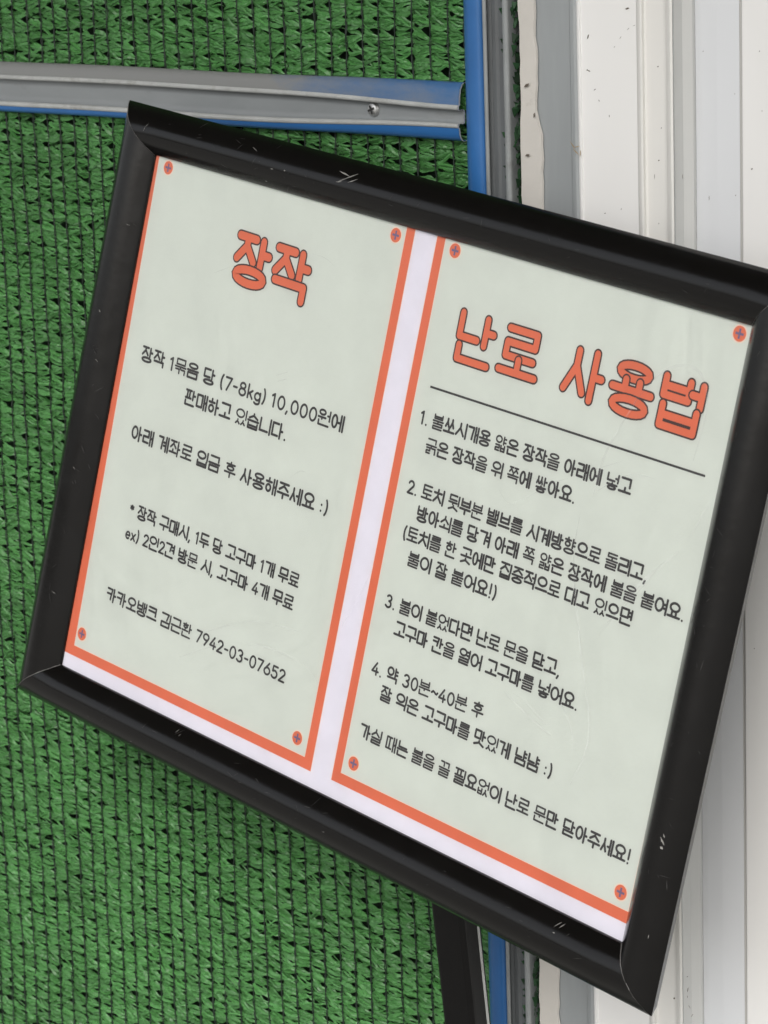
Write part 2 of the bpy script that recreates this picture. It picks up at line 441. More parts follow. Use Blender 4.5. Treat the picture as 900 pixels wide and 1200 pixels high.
# screw
sp = on_wall(434, 128.5, 0.012) - RP1
sc_ = MB()
R0 = 0.0037
rings = [(R0, 0.0), (R0, -0.0010), (R0 * 0.8, -0.0022), (R0 * 0.4, -0.0028)]
P = []
for rr, yy in rings:
    for k in range(20):
        a = 2 * math.pi * k / 20
        P.append((sp.x + rr * math.cos(a), -0.0087 + yy, sp.z + rr * math.sin(a)))
Fc = []
for j in range(3):
    for k in range(20): Fc.append((j * 20 + k, j * 20 + (k + 1) % 20, (j + 1) * 20 + (k + 1) % 20, (j + 1) * 20 + k))
Fc.append(tuple(60 + k for k in range(20)))
sc_.add(P, Fc)
for a in (0.35, 0.35 + math.pi / 2):
    c, s = math.cos(a), math.sin(a)
    l, w = R0 * 0.62, R0 * 0.16
    sc_.add([(sp.x + c * l * i - s * w * j, -0.0117, sp.z + s * l * i + c * w * j) for i, j in ((-1, -1), (1, -1), (1, 1), (-1, 1))], [(0, 1, 2, 3)], 1)
    sc_.v[-4:] = [(x, y - 0.0001 * (a > 1), z) for x, y, z in sc_.v[-4:]]
sc_.build("screw", [M_SCREW, M_SLOT], rail, smooth=False)

# ------------------------------------------------------------------ torn foam tape and grey steel post
lx0, lx1 = wx(608, 0.011), wx(628, 0.011)
lt = MB()
zz = np.arange(ZB, ZT, 0.006)
Z_TEAR = on_wall(627, 155, 0.011).z
P = []
for z in zz:
    eL = lx0 + 0.0006 * math.sin(z * 70) + RNG.normal(0, 0.00025)
    eR = lx1 + 0.0003 * math.sin(z * 34 + 1) + 0.0003 * math.sin(z * 120) + RNG.normal(0, 0.00045) + (0.0022 if z < Z_TEAR else 0.0)
    P += [(eL, -0.009, z), (eL + 0.0004, -0.0106, z), (eR - 0.0004, -0.0106, z), (eR, -0.0094, z)]
lt.add(P, [(4 * i + j, 4 * i + j + 1, 4 * i + j + 5, 4 * i + j + 4) for i in range(len(zz) - 1) for j in range(3)])
for px, py, l, a in ((617, 100, .0022, .5), (618, 182, .0016, .3), (626, 135, .0014, 1.2)):
    q = on_wall(px, py, 0.0118)
    lt.add([(q.x - l * math.cos(a), q.y, q.z - l * math.sin(a)), (q.x + .0005, q.y, q.z - .0006), (q.x + l * math.cos(a), q.y, q.z + l * math.sin(a)), (q.x - .0005, q.y, q.z + .0006)], [(0, 1, 2, 3)], 1)
lt.v = [(x - lx0, y, z - ZB) for x, y, z in lt.v]
o = lt.build("foam_tape", [M_LINER, M_FLECK]); o.location = (lx0, 0, ZB)
tag(o, "torn off white tape strip between the frayed net edge and grey post", "tape strip")

px0 = wx(624, 0.008); px1 = wx(676, 0.012)
pm = MB()
wp = px1 - px0
pm.sweep([(0, 0.03), (0, -0.0075), (0.0012, -0.0088), (wp * 0.55, -0.0090), (wp * 0.80, -0.0092), (wp * 0.86, -0.0110), (wp * 0.93, -0.0112), (wp * 0.97, -0.0100), (wp, -0.0070), (wp, 0.03)],
         (0, 0, 0), (0, 0, ZT + 0.3), (1, 0, 0), (0, 1, 0), closed=True, caps=True, n=1)
o = pm.build("steel_post", [M_STEEL]); o.location = (px0, 0, 0)
tag(o, "grey galvanised steel post between the off white tape and white panel", "post")

# ------------------------------------------------------------------ white panel door leaf and its jamb
pw = empty("white_panel", (wx(678, 0.010), 0, 0))
tag(pw, "white wall panel with raised ribs, right of the grey steel post", "wall panel")
pxo = pw.location.x
def pl(px, d): return wx(px, d) - pxo
HZ = 2.3
def vstrip(name, m, prof, smooth=False):
    mb = MB(); mb.sweep([(pl(px, d), -d) for px, d in prof], (0, 0, 0), (0, 0, HZ), (1, 0, 0), (0, 1, 0), n=1)
    return mb, name, m
mb, _, _ = vstrip("", None, [(676.6, 0.0095), (677.4, 0.0112), (678.6, 0.0116), (680.5, 0.0115), (682, 0.0108), (700, 0.0105), (746.5, 0.0105)])
def fleck(mb, px, py, d, l, w, a, mi):
    q = on_wall(px, py, d + 0.0003)
    l *= 0.62; w *= 0.62
    c, s = math.cos(a), math.sin(a)
    mb.add([(q.x - pxo + c * l * i - s * w * j, q.y, q.z + s * l * i + c * w * j) for i, j in ((-1, 0), (-.3, -1), (1, -.2), (.4, 1))], [(0, 1, 2, 3)], mi)
for px, py, l, w, a in ((689, 43, .0022, .0007, 1.1), (735, 10, .0022, .0008, .1), (690, 83, .0018, .0005, -.4), (688, 82, .0009, .0005, .8), (697, 105, .0012, .0004, .5), (702, 118, .001, .0004, 2),
                        (714, 136, .001, .0004, 1.6), (709, 250, .0009, .0004, .2), (748, 103, .0010, .0007, .2), (720, 55, .0010, .0002, .7), (727, 44, .0016, .0002, .8), (736, 34, .0016, .0002, .6), (743, 30, .0012, .0002, .4),
                        (700, 1192, .001, .0004, .4), (728, 245, .0008, .0003, 1)):
    fleck(mb, px, py, 0.0105, l, w, a, 1)
for px, py, l, w, a in ((671, 170, .0045, .0005, -.9), (675, 178, .0042, .0005, -.7), (680, 180, .003, .0006, 1.4), (676, 172, .003, .0004, .1)):
    fleck(mb, px, py, 0.0130, l, w, a, 2)
mb.build("flat_face", [M_WHITE, M_FLECK, M_STRAW], pw)
mb, _, _ = vstrip("", None, [(746.6, 0.0105), (748, 0.0122), (750.5, 0.0130), (753, 0.0128), (755.5, 0.0112), (758, 0.0106), (778, 0.0106), (780.5, 0.0110), (782.5, 0.0128), (785.5, 0.0138), (788.5, 0.0134)])
for px, py, l, w, a in ((771, 78, .0008, .0006, 0), (772, 188, .0008, .0006, 0), (767, 207, .0022, .0003, 1.5), (775, 150, .0007, .0004, 1), (772, 262, .0006, .0004, 1), (790, 1170, .001, .0009, .3)):
    fleck(mb, px, py, 0.0108, l, w, a, 1)
mb.build("ribbed_jamb", [M_CREAM, M_FLECK], pw)
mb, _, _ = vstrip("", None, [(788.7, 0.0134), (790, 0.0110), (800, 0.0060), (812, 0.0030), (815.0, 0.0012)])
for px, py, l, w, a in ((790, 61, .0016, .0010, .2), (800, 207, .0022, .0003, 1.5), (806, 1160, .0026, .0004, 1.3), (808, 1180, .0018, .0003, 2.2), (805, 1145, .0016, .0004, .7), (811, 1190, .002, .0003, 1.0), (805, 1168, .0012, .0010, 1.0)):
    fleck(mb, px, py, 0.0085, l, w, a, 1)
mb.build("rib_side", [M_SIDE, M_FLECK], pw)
mb, _, _ = vstrip("", None, [(815.2, 0.0010), (822, 0.0016), (840, 0.0024), (866.8, 0.0026)])
for px, py, l, w, a in ((831, 232, .0022, .0003, 1.5), (862, 229, .0006, .0004, 1), (861, 110, .0005, .0003, 1), (824, 60, .0006, .0003, 0)):
    fleck(mb, px, py, 0.0028, l, w, a, 1)
mb.build("cool_face", [M_COOL, M_FLECK], pw)
mb, _, _ = vstrip("", None, [(866.8, 0.0026), (867.2, 0.0022), (869.6, 0.0022)])
mb.build("seam", [M_SEAM], pw)
# next panel
pn = empty("outer_panel", (wx(868.8, 0.0042), 0, 0))
tag(pn, "plain white wall panel at the right edge, beyond the dark seam", "wall panel")
mb = MB(); xo = pn.location.x
mb.sweep([(0, 0.0), (0.0, -0.0036), (0.0008, -0.0044), (0.25, -0.0044), (0.252, -0.0038), (0.252, -0.0060), (0.255, -0.0072), (0.60, -0.0072)], (0, 0, 0), (0, 0, HZ), (1, 0, 0), (0, 1, 0))
pxo = xo
for px, py, l, w, a in ((881, 198, .0010, .0006, .3), (890, 60, .0006, .0004, .3), (884, 760, .0006, .0004, .3), (893, 130, .0005, .0003, 1)):
    fleck(mb, px, py, 0.0046, l, w, a, 1)
mb.build("flat_face", [M_WHITE, M_FLECK], pn)
bw = MB(); bw.box((px1 + 0.0005, 0.016, 0), (xo + 0.6, 0.06, HZ))
o = bw.build("panel_wall", mat("panel_core", (0.5, 0.5, 0.48), 0.8)); tag(o, "white wall carrying the ribbed panels, right of the grey post", "wall")

# ================================================================== the sign
# pose of the sheet: axes u (right), v (down), n (away) in camera axes, millimetres, read off the photograph by a pose fit
def rod(r):
    t = np.linalg.norm(r); k = np.array(r) / t
    K = np.array([[0, -k[2], k[1]], [k[2], 0, -k[0]], [-k[1], k[0], 0]])
    return np.eye(3) + math.sin(t) * K + (1 - math.cos(t)) * K @ K

SR = rod([0.115765156, 0.753113031, 0.256421234])
ST = np.array([-8.06405161, 2.64215407, 1368.05942307])
_m = W @ SR
SIGN = Matrix(((_m[0][0], -_m[0][1], -_m[0][2], 0), (_m[1][0], -_m[1][1], -_m[1][2], 0), (_m[2][0], -_m[2][1], -_m[2][2], 0), (0, 0, 0, 1)))
SIGN_C = CAM + Vector(W @ ST) * 0.001
SIGN = Matrix.Translation(SIGN_C) @ SIGN

def on_sign(px, py):
    """pixel of the 900x1200 photograph -> (x right, y up) on the sheet in millimetres"""
    d = np.array([(px - 450) / 3200.0, (py - 600) / 3200.0, 1.0])
    s = (SR[:, 2] @ ST) / (SR[:, 2] @ d)
    q = SR.T @ (s * d - ST)
    return np.array([q[0], -q[1]])

# the stand's post: behind the lower part of the frame, leaning a little, down to a foot on the ground
def at_depth(px, py, y):
    ray = W @ np.array([(px - 450) / 3200.0, (py - 600) / 3200.0, 1.0])
    s = (y - CAM.y) / ray[1]
    return CAM + Vector(ray) * s
POST_Y = SIGN_C.y + 0.012
pa = at_depth(513.5, 1078, POST_Y - 0.002); pb = at_depth(527.0, 1200, POST_Y + 0.002)
pdir = (pb - pa).normalized()
foot = pa + pdir * ((0.02 - pa.z) / pdir.z)
stand = empty("sign_stand", (foot.x, foot.y, 0.0))
tag(stand, "tilted black framed notice board with two printed pages on a black post", "sign")
ROOT_INV = Matrix.Translation(-Vector(stand.location))
SL = ROOT_INV @ SIGN

# frame: four mitred bars with a rounded moulding
IN = [(-203.8, 145.6), (204.6, 145.6), (207.9, -145.2), (-208.4, -145.2)]          # visible opening, mm: TL, TR, BR, BL
OUT = [(-232.6, 170.6), (231.4, 171.6), (232.0, -171.6), (-242.0, -170.2)]         # outer front corners
PROF = [(0, -1.5), (0, 0.6), (0.4, 1.2), (1.5, 2.3), (4, 4.9), (6.8, 7.1), (9.4, 8.2), (12, 8.5), (15, 8.0), (18, 6.6), (21, 4.3), (23.4, 1.9), (24.9, 0.2), (25.2, -0.5), (22.6, -6.5), (21.5, -6.5), (21.5, -6.0)]
SPLIT = 13
def off_corner(i, s):
    p = np.array(IN[i]); a = np.array(IN[i - 1]); b = np.array(IN[(i + 1) % 4])
    n1 = (p - a) / np.linalg.norm(p - a); n2 = (b - p) / np.linalg.norm(b - p)
    o1 = np.array([-n1[1], n1[0]]); o2 = np.array([-n2[1], n2[0]])
    return p + (np.array(OUT[i]) - p) * s / 25.2
FRAME_SCR = {
 0: [(405, 203, 9, .9, -.15), (412, 206, 8, .8, .55), (404, 209, 9, .7, .5), (414, 211, 6, .6, .5), (398, 212, 4, .5, .2), (556, 232, 7, .8, .3), (563, 235, 6, .7, .5), (571, 233, 3, .6, .2), (320, 197, 2, .5, 0), (335, 199, 1.4, .6, 0),
     (313, 212, 1.6, .5, 0), (172, 150, 3.4, .35, 1.4), (175, 146, 2.5, .3, 1.2), (664, 258, 6, .28, -.3), (683, 264, 5, .28, -.5), (821, 311, 9, .5, -.8), (300, 174, 5, .25, -.3), (640, 252, 3, .3, -.2)],
 1: [(790, 1015, 3, 1.0, 1.4), (787, 1120, 6, 1.2, 1.35), (782, 1128, 4, 1.6, 1.1), (776, 1138, 2, .4, 1.3), (768, 1172, 3, 1.4, 1.2), (771, 1162, 2, .8, 1), (774, 978, 4, .9, .6), (773, 986, 1.6, 1.2, 1), (776, 972, 2, .5, .4),
     (845, 712, 4, .3, .2), (803, 1055, 2, .5, 1), (843, 800, 4, .5, 1.3), (757, 1090, 2, .3, 0), (856, 640, 2, .3, .5), (834, 880, 2, .4, 1)],
 2: [(556, 1066, 5, .5, -.6), (561, 1072, 5, .8, -.7), (552, 1060, 3, .3, -.6), (653, 1078, 3.5, .4, .9), (658, 1080, 3, .4, 1.0), (648, 1085, 1.2, .5, 0), (209, 854, 2.2, .3, 1.2), (212, 858, 1.5, .3, 1.2), (155, 865, .9, .8, 0),
     (268, 932, 2, .3, .4), (280, 940, 1.6, .3, .4), (733, 1164, 2.6, .3, 1.4), (380, 968, 2, .25, .3), (470, 1030, 2.4, .25, -.3)],
 3: [(143, 200, 3, .45, 1.3), (141, 188, 4, .3, 1.3), (126, 300, 2, .3, 1), (119, 355, 3.5, .35, .4), (120, 362, 2, .5, 1), (116, 420, 2, .3, 1), (128, 262, 3, .3, -.7), (150, 262, 2, .25, 1.4), (90, 545, 2, .3, 1), (66, 690, 3, .3, 1.2)],
}
def prof_z(s):
    for (a, za), (b, zb) in zip(PROF[2:14], PROF[3:15]):
        if a <= s <= b: return za + (zb - za) * (s - a) / max(b - a, 1e-6)
    return 0.0
def make_bar(i):
    j = (i + 1) % 4
    mb = MB()
    NP = 24
    A = [off_corner(i, s) for s, z in PROF]; B = [off_corner(j, s) for s, z in PROF]
    P = []
    L = len(PROF)
    p = np.array(IN[i]); b = np.array(IN[j]); ax = (b - p) / np.linalg.norm(b - p); ou = np.array([-ax[1], ax[0]])
    if ou @ p < 0: ou = -ou
    gap = 0.12
    for k in range(NP + 1):
        f = k / NP
        for q, (s, z) in enumerate(PROF):
            c = (A[q] + ax * gap) * (1 - f) + (B[q] - ax * gap) * f
            P.append((c[0] * .001, c[1] * .001, z * .001))
    F = [(k * L + q, k * L + q + 1, (k + 1) * L + q + 1, (k + 1) * L + q) for k in range(NP) for q in range(SPLIT)]
    F2 = [(k * L + q, k * L + q + 1, (k + 1) * L + q + 1, (k + 1) * L + q) for k in range(NP) for q in range(SPLIT, L - 1)]
    if i in (0, 1, 2, 3):
        F = [tuple(reversed(f)) for f in F]; F2 = [tuple(reversed(f)) for f in F2]
    mb.add(P, F, 0); mb.add(P, F2, 0)
    # bare metal showing along the sawn mitre
    for C_, sg in ((A, 1),):
        Q = []
        for q in range(1, 14):
            s, z = PROF[q]
            w = (0.16 + 0.30 * abs(math.sin(q * 1.7 + i))) * (0.55 if i in (1, ) else 1.0)
            c0 = C_[q] - ax * sg * 0.05; c1 = C_[q] + ax * sg * w
            Q += [(c0[0] * .001, c0[1] * .001, (z + 0.10) * .001), (c1[0] * .001, c1[1] * .001, (z + 0.10) * .001)]
        mb.add(Q, [(2 * q, 2 * q + 2, 2 * q + 3, 2 * q + 1) for q in range(12)], 1)
    # scratches worn into the paint
    for (px, py, l, w, a) in FRAME_SCR[i]:
        q = on_sign(px, py)
        s = (q - p) @ ou
        for _ in range(3):                                    # the moulding stands proud of the sheet: slide to the surface point
            z = prof_z(min(max(s, 0.6), 25.0))
            q2 = q + np.array([0.94, 0.05]) * z
            s = (q2 - p) @ ou
        if not (0.8 < s < 23.5): continue
        along = (q2 - p) @ ax
        pts = []
        n = 6
        da, ds = math.cos(a), math.sin(a)
        ring = []
        for k in range(n + 1):
            t = (k / n - .5) * l
            for side in (-1, 1):
                ww = w * .5 * (1 - abs(k / n - .5) * 1.7) * (0.6 + 0.6 * random.random())
                aa = along + t * da * 1.0 - side * ww * ds
                sss = s + t * ds + side * ww * da
                zz_ = prof_z(min(max(sss, 0.6), 25.1)) + 0.14
                c = p + ax * aa + ou * sss
                ring.append((c[0] * .001, c[1] * .001, zz_ * .001))
        mb.add(ring, [(2 * k, 2 * k + 1, 2 * k + 3, 2 * k + 2) for k in range(n)], 2)
    for _ in range(46):
        along = random.uniform(0.03, 0.97) * np.linalg.norm(b - p); s0 = random.uniform(2, 23); l = random.uniform(1.0, 6.0); a = random.gauss(0.1, 0.7); w = random.uniform(0.10, 0.24)
        ring = []
        for k in range(4):
            t = (k / 3 - .5) * l
            for side in (-1, 1):
                ww = w * .5 * (1 - abs(k / 3 - .5) * 1.8)
                aa = along + t * math.cos(a) - side * ww * math.sin(a); sss = min(max(s0 + t * math.sin(a) + side * ww * math.cos(a), 0.6), 24.8)
                c = p + ax * aa + ou * sss
                ring.append((c[0] * .001, c[1] * .001, (prof_z(sss) + 0.12) * .001))
        mb.add(ring, [(2 * k, 2 * k + 1, 2 * k + 3, 2 * k + 2) for k in range(3)], 3)
    o = mb.build("frame_bar", [M_BLACK, M_MITRE, M_SCRATCH, M_FAINT], stand, smooth=True, local=SL)
    return o
bars = [make_bar(i) for i in range(4)]
bars[0]["label"] = "upper frame bar with pale scratches in its middle"
bars[1]["label"] = "right frame bar with a chipped lower corner"
for o in bars:
    for pl_ in o.data.polygons:
        pass

def quad(mb, pts, z, mi=0):
    mb.add([(x * .001, y * .001, z * .001) for x, y in pts], [tuple(range(len(pts)))], mi)

ob = MB(); ob.box((-0.225, -0.164, -0.0090), (0.2255, 0.164, -0.0035))
ob.build("backing_board", M_BACK, stand, local=SL)

# print sheet with its sub-parts
Z0 = -0.9
pm_ = MB(); quad(pm_, [(-212, -149), (212, -149), (212, 149), (-212, 149)], Z0)
sheet = pm_.build("print_sheet", M_PAPER, stand, local=SL)

def S(px, py): return on_sign(px, py)
T = on_sign
yb_o = T(362.1, 904.1)[1]; yb_i = T(355.1, 886.3)[1]
Lr_o = (T(362.1, 904.1)[0] + T(485.3, 270.7)[0]) / 2; Lr_i = (T(355.1, 886.3)[0] + T(475.2, 268.1)[0]) / 2
Rl_o = (T(386.7, 913.9)[0] + T(511, 278.2)[0]) / 2; Rl_i = (T(398.6, 905.3)[0] + T(521.1, 281.3)[0]) / 2
yR_o = T(386.7, 913.9)[1]; yR_i = T(398.6, 905.3)[1]
Ll_i = T(188.3, 190)[0]; Ll_i2 = T(83, 754)[0]
def page(x0o, x1o, yo, x0i, x1i, yi, label):
    bm_ = MB(); quad(bm_, [(x0o, yo), (x1o, yo), (x1o, 149), (x0o, 149)], Z0 + .02)
    o1 = bm_.build("page_border", M_ORANGE, sheet)
    b2_ = MB()
    # pale hairline where the ink meets the page, then the page
    for (a, b, c, d) in ((x0o - .35, x0o, yo - .35, 150), (x1o, x1o + .35, yo - .35, 150)):
        quad(b2_, [(a, c), (b, c), (b, 149), (a, 149)], Z0 + .03)
    quad(b2_, [(x0i - .35, yi - .35), (x1i + .35, yi - .35), (x1i + .35, 149), (x0i - .35, 149)], Z0 + .04)
    b2_.build("pale_hairline", M_PALE, sheet)
    b3_ = MB(); quad(b3_, [(x0i, yi), (x1i, yi), (x1i, 149), (x0i, 149)], Z0 + .06)
    o3 = b3_.build("printed_page", M_PAGE, sheet); o3["label"] = label
page(-211, Lr_o, yb_o, (Ll_i + Ll_i2) / 2, Lr_i, yb_i, "left printed page about firewood")
page(Rl_o, 211, yR_o, Rl_i, 206.2, yR_i, "right printed page about the stove")

# printed corner marks: orange discs with a violet plus
for px, py in [(196, 196.5), (462.5, 275.5), (532, 293.7), (865.5, 391), (94.7, 743), (347, 865), (413, 895), (726, 1046)]:
    c = T(px, py)
    mbk = MB()
    for rr, z, mi in ((4.2, .09, 2), (3.6, .12, 0)):
        quad(mbk, [(c[0] + rr * math.cos(k * math.pi / 14), c[1] + rr * math.sin(k * math.pi / 14)) for k in range(28)], Z0 + z, mi)
    w, l = .55, 2.3
    quad(mbk, [(c[0] - l, c[1] - w), (c[0] + l, c[1] - w), (c[0] + l, c[1] + w), (c[0] - l, c[1] + w)], Z0 + .15, 1)
    quad(mbk, [(c[0] - w, c[1] - l), (c[0] + w, c[1] - l), (c[0] + w, c[1] + l), (c[0] - w, c[1] + l)], Z0 + .18, 1)
    mbk.build("corner_mark", [M_ORANGE, M_PLUS, M_PALE], sheet)

# ------------------------------------------------------------------ round-stroke lettering: Hangul composed from its letters
INI = "ㄱㄲㄴㄷㄸㄹㅁㅂㅃㅅㅆㅇㅈㅉㅊㅋㅌㅍㅎ"
MED = "ㅏㅐㅑㅒㅓㅔㅕㅖㅗㅘㅙㅚㅛㅜㅝㅞㅟㅠㅡㅢㅣ"
FIN = ["", "ㄱ", "ㄲ", "ㄳ", "ㄴ", "ㄵ", "ㄶ", "ㄷ", "ㄹ", "ㄺ", "ㄻ", "ㄼ", "ㄽ", "ㄾ", "ㄿ", "ㅀ", "ㅁ", "ㅂ", "ㅄ", "ㅅ", "ㅆ", "ㅇ", "ㅈ", "ㅊ", "ㅋ", "ㅌ", "ㅍ", "ㅎ"]
PAIR = {"ㄲ": "ㄱㄱ", "ㄸ": "ㄷㄷ", "ㅃ": "ㅂㅂ", "ㅆ": "ㅅㅅ", "ㅉ": "ㅈㅈ", "ㄺ": "ㄹㄱ", "ㄼ": "ㄹㅂ", "ㅄ": "ㅂㅅ", "ㄳ": "ㄱㅅ", "ㄵ": "ㄴㅈ", "ㄶ": "ㄴㅎ", "ㄻ": "ㄹㅁ", "ㅀ": "ㄹㅎ"}
def ring(x0=0, y0=0, x1=1, y1=1, n=20):
    return [((x0 + x1) / 2 + (x1 - x0) / 2 * math.cos(k * 2 * math.pi / n), (y0 + y1) / 2 + (y1 - y0) / 2 * math.sin(k * 2 * math.pi / n)) for k in range(n + 1)]
JA = {
 "ㄴ": [[(0, 1), (0, 0), (1, 0)]], "ㄷ": [[(1, 1), (0, 1), (0, 0), (1, 0)]],
 "ㄹ": [[(0, 1), (1, 1), (1, .5), (0, .5), (0, 0), (1, 0)]], "ㅁ": [[(0, 1), (1, 1), (1, 0), (0, 0), (0, 1)]],
 "ㅂ": [[(0, 1), (0, 0), (1, 0), (1, 1)], [(0, .52), (1, .52)]],
 "ㅅ": [[(.5, 1), (.5, .62), (0, 0)], [(.5, .62), (1, 0)]], "ㅇ": [ring()],
 "ㅈ": [[(0, 1), (1, 1)], [(.5, 1), (.5, .62), (0, 0)], [(.5, .62), (1, 0)]],
 "ㅊ": [[(.5, 1.06), (.5, .76)], [(0, .76), (1, .76)], [(.5, .76), (.5, .5), (0, 0)], [(.5, .5), (1, 0)]],
 "ㅌ": [[(1, 1), (0, 1), (0, 0), (1, 0)], [(0, .5), (1, .5)]],
 "ㅍ": [[(0, 1), (1, 1)], [(0, 0), (1, 0)], [(.28, 1), (.28, 0)], [(.72, 1), (.72, 0)]],
 "ㅎ": [[(.5, 1.06), (.5, .80)], [(0, .78), (1, .78)], ring(.10, -.02, .90, .54)],
}
def jamo(ch, box, role):
    x0, y0, x1, y1 = box
    if ch in PAIR:
        a, b = PAIR[ch]; g = (x1 - x0) * .10
        m = (x0 + x1) / 2
        return jamo(a, (x0, y0, m - g, y1), role) + jamo(b, (m + g, y0, x1, y1), role)
    if ch == "ㄱ":
        st = [[(0, 1), (1, 1), (.86, .45), (.80, 0)]] if role == "v" else [[(0, 1), (1, 1), (1, 0)]]
    elif ch == "ㅋ":
        st = [[(0, 1), (1, 1), (.86, .45), (.80, 0)], [(0, .52), (.9, .52)]] if role == "v" else [[(0, 1), (1, 1), (1, 0)], [(0, .5), (1, .5)]]
    else: st = JA[ch]
    return [[(x0 + (x1 - x0) * a, y0 + (y1 - y0) * b) for a, b in s] for s in st]
def vbars(v, xr, y0, y1, s=.16):
    """upright vowel at right edge xr; returns strokes and its left edge"""
    ym = (y0 + y1) / 2
    if v == "ㅣ": return [[(xr, y0), (xr, y1)]], xr
    if v == "ㅏ": return [[(xr - s, y0), (xr - s, y1)], [(xr - s, ym), (xr, ym)]], xr - s
    if v == "ㅑ": return [[(xr - s, y0), (xr - s, y1)], [(xr - s, ym + .11), (xr, ym + .11)], [(xr - s, ym - .11), (xr, ym - .11)]], xr - s
    if v == "ㅓ": return [[(xr, y0), (xr, y1)], [(xr - s, ym), (xr, ym)]], xr - s
    if v == "ㅕ": return [[(xr, y0), (xr, y1)], [(xr - s, ym + .12), (xr, ym + .12)], [(xr - s, ym - .10), (xr, ym - .10)]], xr - s
    if v == "ㅐ": return [[(xr - s - .02, y0), (xr - s - .02, y1)], [(xr, y0), (xr, y1)], [(xr - s - .02, ym), (xr, ym)]], xr - s - .02
    if v == "ㅔ": return [[(xr - s, y0), (xr - s, y1)], [(xr, y0), (xr, y1)], [(xr - s - .15, ym), (xr - s, ym)]], xr - s - .15
    if v == "ㅖ": return [[(xr - s, y0), (xr - s, y1)], [(xr, y0), (xr, y1)], [(xr - s - .15, ym + .10), (xr - s, ym + .10)], [(xr - s - .15, ym - .10), (xr - s, ym - .10)]], xr - s - .15
def hbar(v, x0, x1, y, up_, dn):
    xm = (x0 + x1) / 2; a, b = x0 + (x1 - x0) * .32, x0 + (x1 - x0) * .68
    st = [[(x0, y), (x1, y)]]
    if v == "ㅗ": st.append([(xm, y), (xm, y + up_)])
    if v == "ㅛ": st += [[(a, y), (a, y + up_)], [(b, y), (b, y + up_)]]
    if v == "ㅜ": st.append([(xm, y), (xm, y - dn)])
    if v == "ㅠ": st += [[(a, y), (a, y - dn)], [(b, y), (b, y - dn)]]
    return st
WD = .80
def syllable(ch, e=.06, heading=False):
    """-> (list of jamo, each a list of strokes, in a box WD wide and 1 high; stroke weight of this syllable)"""
    k = ord(ch) - 0xAC00
    i, m, f = INI[k // 588], MED[k % 588 // 28], FIN[k % 28]
    L, R, top = e, WD - e, 1 - e
    wt = 1.0
    tall_f = f in ("ㄹ", "ㅎ", "ㄺ", "ㄼ", "ㅌ", "ㅄ")
    fh = .33 if tall_f else (.30 if f in ("ㅂ", "ㅁ") else .25)
    if heading and f == "ㅂ": fh = .36
    out = []
    mixed = {"ㅘ": ("ㅗ", "ㅏ"), "ㅙ": ("ㅗ", "ㅐ"), "ㅚ": ("ㅗ", "ㅣ"), "ㅝ": ("ㅜ", "ㅓ"), "ㅞ": ("ㅜ", "ㅔ"), "ㅟ": ("ㅜ", "ㅣ"), "ㅢ": ("ㅡ", "ㅣ")}
    if m in "ㅏㅐㅑㅒㅓㅔㅕㅖㅣ":
        y0 = (e + fh + .13) if f else e
        vb, xl = vbars(m, R, y0 - (.03 if f else 0), top, .15 if m not in "ㅓㅕ" else .16)
        iy0, iy1 = (y0 + .03, top) if f else (.17, .89)
        gapv = .15 if m not in "ㅓㅔㅕㅖ" else .06
        if m in "ㅔㅖ": gapv = .09
        out.append(jamo(i, (L, iy0, xl - gapv, iy1), "v"))
        out.append(vb)
        if f: wt = .90 if tall_f else .96
        if i in PAIR: wt = min(wt, .86)
        if i in "ㄹㅎㅃㅊ" and f: wt = .86
    elif m in mixed:
        h, v = mixed[m]
        y0 = (e + fh + .10) if f else e
        vb, xl = vbars(v, R, y0 - .03 if f else e, top, .13)
        xr = xl - .13
        if f:
            out.append(jamo(i, (L + .03, .66, xr - .03, top), "h")); out.append(hbar(h, L - .02, xr + .01, .50 if h != "ㅗ" else .46, .12, .10)); out.append(vb)
            wt = .82 if i == "ㅎ" else .86
        else:
            out.append(jamo(i, (L + .02, .52, xr - .02, .92), "h")); out.append(hbar(h, L - .02, xr + .02, .22 if h != "ㅜ" else .34, .18, .24)); out.append(vb)
            wt = .90
    else:
        if f:
            yb_ = e + fh
            yl = yb_ + (.15 if m in "ㅡㅗㅛ" else .16)
            iy0 = yl + (.15 if m in "ㅡㅜㅠ" else .21)
            out.append(jamo(i, (L + .06, iy0, R - .06, top), "h"))
            out.append(hbar(m, L - .02, R + .02, yl, .17, .11))
            wt = .78 if tall_f else .92
            if i in "ㄹㅌㅎㅂㅁㅉㄲ": wt = min(wt, .78)
        else:
            yl = {"ㅗ": .14, "ㅛ": .14, "ㅡ": .18, "ㅜ": .34, "ㅠ": .34}[m]
            iy0 = yl + (.31 if m in "ㅗㅛ" else .20)
            if m == "ㅡ": iy0 = .42
            if i == "ㅎ": iy0 = yl + .16; wt = .85
            if i in "ㄹㅌ": iy0 -= .04; wt = .86
            out.append(jamo(i, (L + .06, iy0, R - .06, top - .01), "h"))
            out.append(hbar(m, L - .02, R + .02, yl, .24, .28))
    if f:
        out.append(jamo(f, (L + .03, e, R - .03, e + fh), "f"))
        if f in ("ㄺ", "ㄼ", "ㅄ", "ㅆ"): wt = min(wt, .78)
    return out, wt
def arc(cx, cy, rx, ry, a0, a1, n=12):
    return [(cx + rx * math.cos(math.radians(a0 + (a1 - a0) * k / n)), cy + ry * math.sin(math.radians(a0 + (a1 - a0) * k / n))) for k in range(n + 1)]
